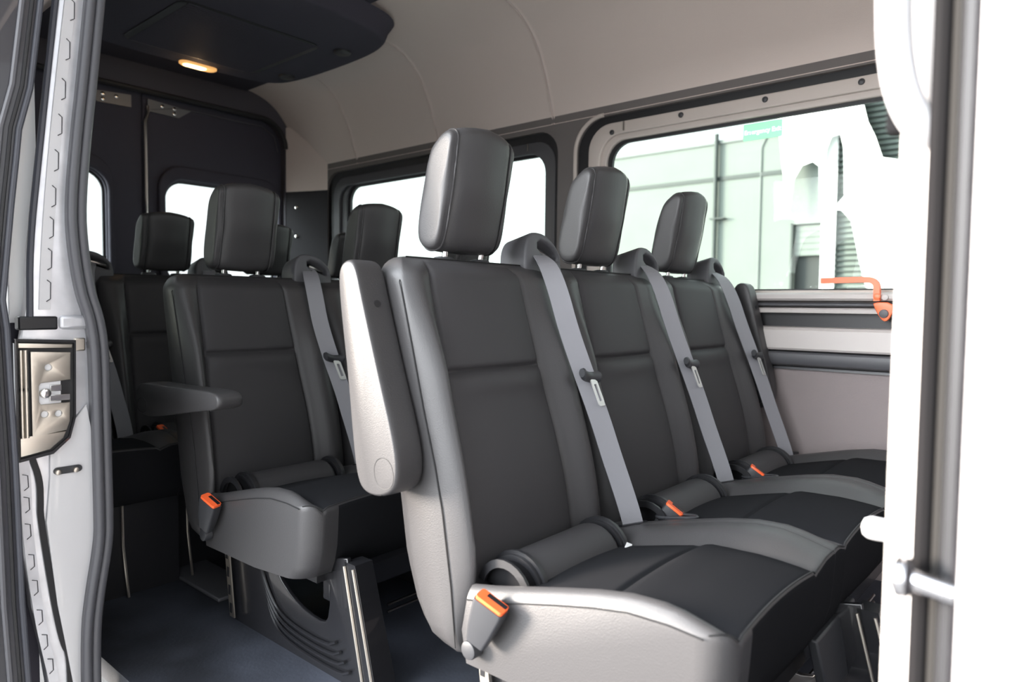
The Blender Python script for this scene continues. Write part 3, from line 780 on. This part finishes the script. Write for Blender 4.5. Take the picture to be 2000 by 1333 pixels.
def make_bench(x0, ys, bounds, centers, label, arm, far_arm=True, belts=True, buckle=True, legs=True, dz=0, small_head=False):
    root = thing('bench_seat', label, 'bench seat', (x0, ys, FZ), 'three-row black leather bench seats')
    n = len(centers)
    for i in range(n):
        v0, v1 = bounds[i], bounds[i + 1]; w = v1 - v0 - .006; c = centers[i] - v0
        b = link('backrest', backrest_mesh(w, c), root, (0, v0, 0))
        cu = link('seat_cushion', cushion_mesh(v1 - v0 - .001, c, i == 0, i == n - 1), root, (0, v0, 0))
        h = link('headrest', headrest_mesh(), root, (0, centers[i] - .0625 + .0, 0))
        if small_head: h.scale.z = .87; h.location.z = .13 * 1.03
        for dy in (.045, .16):
            mb = MB(); mb.cyl((-.258, dy, 1.085 - FZ), (.13, 0, 1), .0065, .06, 12)
            me = mesh_of(('post', dy), lambda: mb.mesh('headrest_post', [M['chrome']])); link('post', me, h)
            mb2 = MB(); mb2.loft([[(-.258 + r * 1.15 * math.cos(2*PI*k/16), dy + r * 1.5 * math.sin(2*PI*k/16), z) for k in range(16)] for r, z in ((.019, 1.088 - FZ), (.019, 1.098 - FZ), (.016, 1.104 - FZ), (.009, 1.106 - FZ))])
            me = mesh_of(('coll', dy), lambda: mb2.mesh('post_collar', [M['plastic']])); link('post_collar', me, h)
        rw = .262
        link('lumbar_roll', mesh_of('roll', lambda: roll_mesh(rw)), cu, (0, c - .118, 0))
        for dv in (-.132, .146):
            iso = link('isofix_guide', mesh_of('iso', iso_mesh), cu, (0, c + dv, 0))
            link('isofix_cavity', mesh_of('isod', iso_dark), iso) if False else link('isofix_cavity', mesh_of('isod', iso_dark), cu, (0, c + dv, 0))
        if belts:
            gv = v1 - .008 if i < n - 1 else v1 - .03
            g = link('belt_guide', mesh_of('guide', guide_mesh), root, (0, gv, 0))
            link('guide_slot', mesh_of('gslot', guide_dark), g); link('guide_roller', mesh_of('groll', guide_roller), g)
            be = link('seat_belt', mesh_of('belt', belt_mesh), root, (0, gv - .02, 0), label='grey webbing')
            mbs = MB(); rr = rrect(-.034, -.012, .034, .012, .009, 4)
            mbs.prism([(a * .62 - b * .78, a * .78 + b * .62) for a, b in rr], lambda a, b: (a, b, -.004), lambda a, b: (a, b, .003))
            so_ = link('belt_slot', mesh_of('bslot2', lambda: mbs.mesh('belt_slot', [M['satin']])), cu, (.058, v1 - v0, zs_line(.058) + .024 - FZ)); so_.rotation_euler = (0, -.14, 0)
            link('latch_tongue', mesh_of('tong', tongue_mesh), be); link('tongue_plate', mesh_of('tongm', tongue_metal), be, label='bright metal tongue')
        if buckle and not (small_head and i == 0):
            if i == 0:
                bk = link('belt_buckle', mesh_of('buck', buckle_body), root, (.066, -.026, .455 - FZ))
                bk.rotation_euler = (math.radians(8), math.radians(24), math.radians(12))
                mbp = MB(); mbp.cyl((.025, -.002, .392 - FZ), (0, -1, 0), .017, .022, 20, bev=.004)
                link('pivot_cap', mesh_of('cap', lambda: mbp.mesh('pivot_cap', [M['plastic']])), root)
            else:
                bk = link('belt_buckle', mesh_of('buck', buckle_body), root, (.085, v0 + .100, .497 - FZ)); bk.scale = (.8, 1.15, .8)
                bk.rotation_euler = (0, math.radians(35), math.radians(20))
            link('release_button', mesh_of('bbut', buckle_button), bk, label='orange button'); link('buckle_slot', mesh_of('bslot', buckle_slot), bk)
            if i:
                mbw = MB(); rr = smooth_closed([(-.03, -.035), (.05, -.03), (.075, -.012), (.05, .006), (-.03, .01)], 2)
                mbw.tube([(x, y, 0) for x, y in rr + rr[:1]], .0045, 6, caps=False)
                mbw.prism([(x * .96, y * .96) for x, y in rr], lambda a, b: (a, b, -.01), lambda a, b: (a, b, .001), 1)
                o = link('buckle_well', mesh_of('well', lambda: mbw.mesh('buckle_well', [M['plastic'], M['satin']])), cu, (.10, .105, zs_line(.09) + .022 - FZ)); o.rotation_euler = (0, math.radians(-9), 0)
    def add_arm(y, raised, flip):
        a = link('armrest', mesh_of('arm', arm_mesh), root)
        link('pivot_cover_seam', mesh_of('armcap', arm_cap), a); link('screw_hole', mesh_of('armhole', arm_hole), a)
        a.location = (-.168, y, .680 - FZ) if raised else (-.225, y, .742 - FZ)
        a.rotation_euler = (0, math.radians(-102.5), 0) if raised else (0, math.radians(-4), 0)
        a.scale = (.93, 1, .90) if raised else (1.0, 1, .68)
        if flip: a.scale.y = -1; a.location.x += .085; a.rotation_euler = (0, math.radians(-98), 0)
        mbp = MB(); mbp.cyl(((-.16 if raised else -.225) + (.085 if flip else 0), y, .685 - FZ if raised else .742 - FZ), (0, 1 if not flip else -1, 0), .03, .04, 18); obj('armrest_pivot', mbp, 'plastic', root)
        return a
    if arm: add_arm(-.040, arm == 'up', False)
    if far_arm: add_arm(bounds[-1] + .062, True, True)
    root.location.z += dz
    if legs:
        for k, dv in enumerate((.085, .585)):
            lg = link('leg_frame', mesh_of('leg', leg_mesh), root, (-.02, dv, 0))
            link('leg_post', mesh_of('legp', leg_post), lg); link('pressed_rib', mesh_of('legr', leg_pressing), lg)
            for off in (0, .033): link('bright_edge', mesh_of(('lege', off), lambda: leg_edge(off)), lg, label='bright steel edge')
            if k == 0: link('slotted_strap', mesh_of('legs', leg_strap), lg, (-.0, -.012, 0), label='slotted zinc strap')
        mb = MB(); mb.box((.02, .06, .345 - FZ), (.43, bounds[-1] - .06, .362 - FZ)); obj('seat_pan', mb, 'satin', root)
        mb = MB(); mb.box((.395, .10, .285 - FZ), (.425, bounds[-1] - .12, .36 - FZ)); obj('front_apron', mb, 'steelblack', root, bevel=.004)
        mb = MB(); mb.loft([[(.455, .44, .385 - FZ), (.475, .44, .385 - FZ), (.475, .70, .385 - FZ), (.455, .70, .385 - FZ)], [(.475, .46, .27 - FZ), (.495, .46, .27 - FZ), (.495, .66, .27 - FZ), (.475, .66, .27 - FZ)]]); obj('leg_cover', mb, 'plastic', root, bevel=.004)
        mb = MB()
        for z in (.205, .185): mb.tube([(.40, .3, z - FZ), (.40, bounds[-1] - .3, z - FZ)], .004, 6)
        obj('cross_bar', mb, 'chrome', root)
    return root

B3 = [0, .485, 1.0, 1.52]; C3 = [.205, .72, 1.235]
b1 = make_bench(-.85, .885, B3, C3, 'front black leather bench seat, its armrest folded up, beside the long side window', 'up')
b2 = make_bench(-1.835, .885, B3, C3, 'middle black leather bench seat with its armrest lowered, behind the front bench', 'down', far_arm=False, dz=-.015)
B4 = [0, .46, .92, 1.38, 1.84]; C4 = [.23, .69, 1.15, 1.61]
b3 = make_bench(-2.68, .52, B4, C4, 'rearmost black bench seat in front of the rear doors, in shadow', None, far_arm=False, legs=False, dz=.01, small_head=True)
mb = MB(); mb.box((.42, .02, -.02), (.44, .47, .31)); mb.box((-.05, .02, -.02), (.42, .04, .31)); mb.box((-.05, .45, -.02), (.42, .47, .31)); obj('under_seat_panel', mb, 'satin', b3)
for y in (.30, .495):
    mb = MB(); mb.tube([(.445, y, .30), (.45, y, .15), (.46, y + .01, -.01)], .004, 6); obj('bright_edge', mb, 'zinc', b3, label='bright steel edge')
mb = MB(); mb.box((-.05, .5, -.02), (.36, 1.9, .31)); obj('seat_pedestal', mb, 'satin', b3)

# white care tag tucked beside the front bench's isofix guide
mb = MB(); mb.box((0, 0, 0), (.012, .030, .0015)); t_ = obj('care_tag', mb, 'seattag', b1, label='small white printed tag'); t_.location = (.122, .34, .505 - FZ); t_.rotation_euler = (0, .3, .4)

# ------------------------------------------------------------------ roof unit, lamp, exit lever, sticker
ac = thing('roof_vent_unit', 'dark rounded air unit with ribbed panel hanging under the rear ceiling', 'air vent', (-2.93, 1.575, 2.18))
out = smooth_closed([(.50, -.35), (.53, 0), (.50, .33), (.46, .45), (.36, .53), (.12, .565), (-.38, .56), (-.55, .50), (-.60, .3), (-.60, -.3), (-.55, -.50), (-.38, -.56), (.12, -.565), (.36, -.53), (.46, -.45)], 2)
mb = MB(); mb.loft([[(x * s, y * s, z) for x, y in out] for s, z in ((.965, .0), (.985, .004), (1.0, .015), (1.02, .05), (1.06, .085))]); obj('housing', mb, 'ceilingdark', ac, angle=60)
mb = MB(); gr = rrect(-.45, -.31, .16, .33, .06, 6); mb.loft([[(x * s, y * s, z) for x, y in gr] for s, z in ((1.0, .002), (1.0, -.004), (.97, -.007))])
gp = obj('grille_panel', mb, 'framedark', ac)
mb = MB()
for k in range(40):
    x = -.43 + .0147 * k; mb.box((x, -.28, -.0095), (x + .006, .30, -.006))
obj('louvre_ribs', mb, 'doortrim', gp)
for x, y in ((.17, .43), (-.35, .46)):
    mb = MB(); mb.cyl((x, y, .002), (0, 0, -1), .04, .012, 24, bev=.005); obj('air_nozzle', mb, 'framedark', ac)
dl = thing('dome_light', 'lit oval dome light glowing warm on the dark rear ceiling', 'lamp', (-3.48, 1.665, 2.177))
mb = MB(); rr = rrect(-.032, -.092, .032, .092, .03, 6); mb.loft([[(x * s, y * s, z) for x, y in rr] for s, z in ((1.0, .004), (1, -.005), (.92, -.009))]); obj('housing', mb, 'lampring', dl)
mb = MB(); rr = rrect(-.024, -.075, .024, .04, .023, 6); mb.loft([[(x, y, z) for x, y in rr] for z in (-.004, -.012)]); obj('lens', mb, 'lamp', dl, bevel=.003)

lv = thing('exit_lever', 'orange emergency exit lever at the lower corner of the long side window', 'lever', (-.57, YL - .055, 1.03))
pth = smooth_open([(-.162, 0, .066), (-.06, 0, .068), (-.015, 0, .068), (.0, 0, .064), (.012, 0, .05), (.012, 0, .02), (.013, 0, -.002)], 3)
mb = MB(); mb.ribbon([(x, y, z) for x, y, z in pth], (0, 1, 0), .020, .0095)
obj('handle_bar', mb, 'lever', lv, bevel=.003)
plate('hook', smooth_closed([(.002, -.006), (.058, -.006), (.062, -.035), (.048, -.066), (.034, -.068), (.020, -.05), (.006, -.022)], 1), [], .014, 'xz', -.008, 'lever', lv, bev=.003)
mb = MB(); mb.cyl((.014, -.008, .012), (0, -1, 0), .011, .006, 18, bev=.002); obj('pivot_button', mb, 'lever', lv)
mb = MB(); mb.cyl((.036, -.008, -.043), (0, -1, 0), .014, .007, 18, bev=.002); obj('pivot_screw', mb, 'greyplastic', lv)
mb = MB(); mb.cyl((.036, .0, .010), (0, -1, 0), .010, .005, 18, bev=.002); obj('screw', mb, 'ledge', lv)

sg = plate('exit_sticker', rrect(-1.066, 1.634, -.92, 1.697, .002, 1), [], .001, 'xz', YL + .058, 'signgreen')
tag(sg, 'green Emergency Exit sticker on the window glass', 'sticker')
fc = bpy.data.curves.new('text', 'FONT'); fc.body = 'Emergency Exit'; fc.size = .0235; fc.extrude = .0004; fc.align_x = 'CENTER'; fc.align_y = 'CENTER'; fc.offset = .0006
fo = bpy.data.objects.new('tmp', fc); COL.objects.link(fo)
me = bpy.data.meshes.new_from_object(fo.evaluated_get(bpy.context.evaluated_depsgraph_get())); bpy.data.objects.remove(fo)
me.transform(Matrix.Translation((-.993, YL + .057, 1.664)) @ Matrix.Rotation(PI / 2, 4, 'X')); me.materials.clear(); me.materials.append(M['signwhite'])
sx = max(v.co.x for v in me.vertices) - min(v.co.x for v in me.vertices)
for v in me.vertices: v.co.x = -.993 + (v.co.x + .993) * .138 / sx
link('lettering', me, sg, label='white lettering')

# floor hardware by the middle bench
fb = MB(); fb.box((-2.36, .99, FZ), (-1.98, 1.12, FZ + .012)); fo_ = obj('floor_anchor', fb, 'greyplastic', bevel=.004)
tag(fo_, 'flat grey anchor cover on the floor behind the middle bench leg', 'anchor cover')

# ------------------------------------------------------------------ the yard outside the driver-side window : S carries the facade to its real distance
FY = 20.0; K = (FY) / 6.5
fx = lambda x: x * K
fz = lambda z: 1 + (z - 1) * K
wh = thing('warehouse_building', 'pale green-white concrete warehouse with a dark band seen through the window', 'building', (0, FY, -.5))
def fbox(name, x0, z0, x1, z1, dy0, dy1, m, label=None):
    mb = MB(); mb.box((fx(x0), dy0, fz(z0) + .5), (fx(x1), dy1, fz(z1) + .5)); return obj(name, mb, m, wh, label=label)
fbox('wall', -4.45, .5, -2.17, 2.59, 0, .4, 'facade'); fbox('wall', -2.17, 1.765, -1.885, 2.59, 0, .4, 'facade')
fbox('parapet', -4.45, 2.59, -2.2, 2.625, -.06, .45, 'facadelight')
fbox('band', -4.45, 2.235, -2.2, 2.272, -.04, 0, 'band')
mb = MB(); mb.tube([(fx(-2.905), -.12, 0.0), (fx(-2.905), -.12, fz(2.68) + .5)], .065, 10); obj('drainpipe', mb, 'band', wh)
mb = MB(); mb.box((fx(-2.95), -.2, fz(1.86) + .5), (fx(-2.80), -.02, fz(1.872) + .5)); obj('pipe_bracket', mb, 'band', wh)
mb = MB(); mb.tube([(fx(-2.475), -.03, 0.0), (fx(-2.475), -.03, fz(2.50) + .5), (fx(-2.43), -.03, fz(2.59) + .5)], .018, 6); obj('panel_joint', mb, 'facadelight', wh)
fbox('door_void', -2.17, .5, -1.885, 1.765, .25, .4, 'dark')
fbox('door_frame', -2.185, .5, -2.165, 1.775, -.03, .1, 'band'); fbox('door_frame', -2.185, 1.765, -1.885, 1.785, -.03, .1, 'facadelight')
mb = MB()
for k in range(5): mb.box((fx(-2.165), .10, fz(1.755 - .055 * (k + 1)) + .5 + .01), (fx(-1.885), .16, fz(1.755 - .055 * k) + .5))
obj('roller_door', mb, 'facade', wh)
fbox('white_column', -1.95, .5, -1.885, 1.80, -.05, .3, 'facadelight') if False else None
fbox('corner_column', -1.915, .5, -1.80, 2.60, -.08, .3, 'white')
fbox('louvre_back', -1.80, .5, .8, 2.9, .1, .4, 'shutter')
mb = MB(); z = .8
while z < 2.85:
    mb.box((fx(-1.80), -.02, fz(z) + .5), (fx(.8), .1, fz(z) + .5 + .03)); z += .048
obj('louvre_slats', mb, 'band', wh)
def px_poly(pts): return pts
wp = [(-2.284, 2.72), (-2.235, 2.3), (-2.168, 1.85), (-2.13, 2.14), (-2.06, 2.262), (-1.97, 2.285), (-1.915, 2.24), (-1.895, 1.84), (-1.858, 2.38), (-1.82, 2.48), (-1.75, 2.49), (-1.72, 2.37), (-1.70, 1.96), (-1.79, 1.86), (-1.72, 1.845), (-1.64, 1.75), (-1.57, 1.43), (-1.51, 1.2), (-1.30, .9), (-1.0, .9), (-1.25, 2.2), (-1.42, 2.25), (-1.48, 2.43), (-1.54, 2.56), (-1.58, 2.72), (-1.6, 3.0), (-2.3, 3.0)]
plate('white_glare_panel', [(fx(x), fz(z) + .5) for x, z in wp], [], .02, 'xz', -.45, 'white', wh, label='white panel standing in for a reflection in the window')  # window reflection built as a white panel before the facade

# ------------------------------------------------------------------ camera
RX = (0.76254524, 0.64684316, 0.0108943); RD = (0.0412251, -0.03177969, -0.99864435); RF = (-0.64562005, 0.76196062, -0.05089962)
cam = bpy.data.cameras.new('camera'); co = bpy.data.objects.new('camera', cam); COL.objects.link(co)
cam.sensor_width = 36; cam.lens = 1354.66 / 2000 * 36; cam.clip_start = .02; cam.clip_end = 200
m = Matrix(((RX[0], -RD[0], -RF[0], 0), (RX[1], -RD[1], -RF[1], 0), (RX[2], -RD[2], -RF[2], 1.0), (0, 0, 0, 1)))
co.matrix_world = m
cam.dof.use_dof = True; cam.dof.focus_distance = 1.75; cam.dof.aperture_fstop = 3.2
scn.camera = co

# ------------------------------------------------------------------ light
SKY_LO, SKY_HI = 2.1, 23.0
w = bpy.data.worlds.new('world'); scn.world = w; w.use_nodes = True
nt = w.node_tree; bg = nt.nodes['Background']
tc = nt.nodes.new('ShaderNodeTexCoord'); sp = nt.nodes.new('ShaderNodeSeparateXYZ'); rp = nt.nodes.new('ShaderNodeValToRGB')
nt.links.new(tc.outputs['Generated'], sp.inputs[0])
mr = nt.nodes.new('ShaderNodeMapRange'); mr.inputs[1].default_value = -.3; mr.inputs[2].default_value = 1
nt.links.new(sp.outputs['Z'], mr.inputs[0]); nt.links.new(mr.outputs[0], rp.inputs[0])
rp.color_ramp.elements[0].color = (.8, .8, .8, 1); rp.color_ramp.elements[1].color = (.86, .93, 1.0, 1)
nt.links.new(rp.outputs[0], bg.inputs[0])
# hazy bright sky around the sun
vm = nt.nodes.new('ShaderNodeVectorMath'); vm.operation = 'DOT_PRODUCT'
vm.inputs[1].default_value = Vector((-.66, -.74, .08)).normalized()
nt.links.new(tc.outputs['Generated'], vm.inputs[0])
m2 = nt.nodes.new('ShaderNodeMapRange'); m2.interpolation_type = 'SMOOTHSTEP'
m2.inputs[1].default_value = .38; m2.inputs[2].default_value = .98; m2.inputs[3].default_value = SKY_LO; m2.inputs[4].default_value = SKY_HI
nt.links.new(vm.outputs['Value'], m2.inputs[0]); nt.links.new(m2.outputs[0], bg.inputs[1])
sun = bpy.data.lights.new('sun', 'SUN'); so = bpy.data.objects.new('sun', sun); COL.objects.link(so)
sun.energy = 22; sun.angle = math.radians(18); sun.color = (1, .95, .9)
d = Vector((.76, .64, -.13)); sun.color = (1, .88, .76); so.rotation_euler = d.to_track_quat('-Z', 'Y').to_euler()
dome = bpy.data.lights.new('dome_bulb', 'POINT'); do = bpy.data.objects.new('dome_bulb', dome); COL.objects.link(do); do.location = (-3.48, 1.66, 2.13)
dome.energy = .35; dome.color = (1, .65, .35); dome.shadow_soft_size = .02

scn.view_settings.view_transform = 'Standard'
scn.view_settings.look = 'None'
scn.view_settings.exposure = 0
scn.cycles.use_denoising = True
scn.cycles.max_bounces = 8
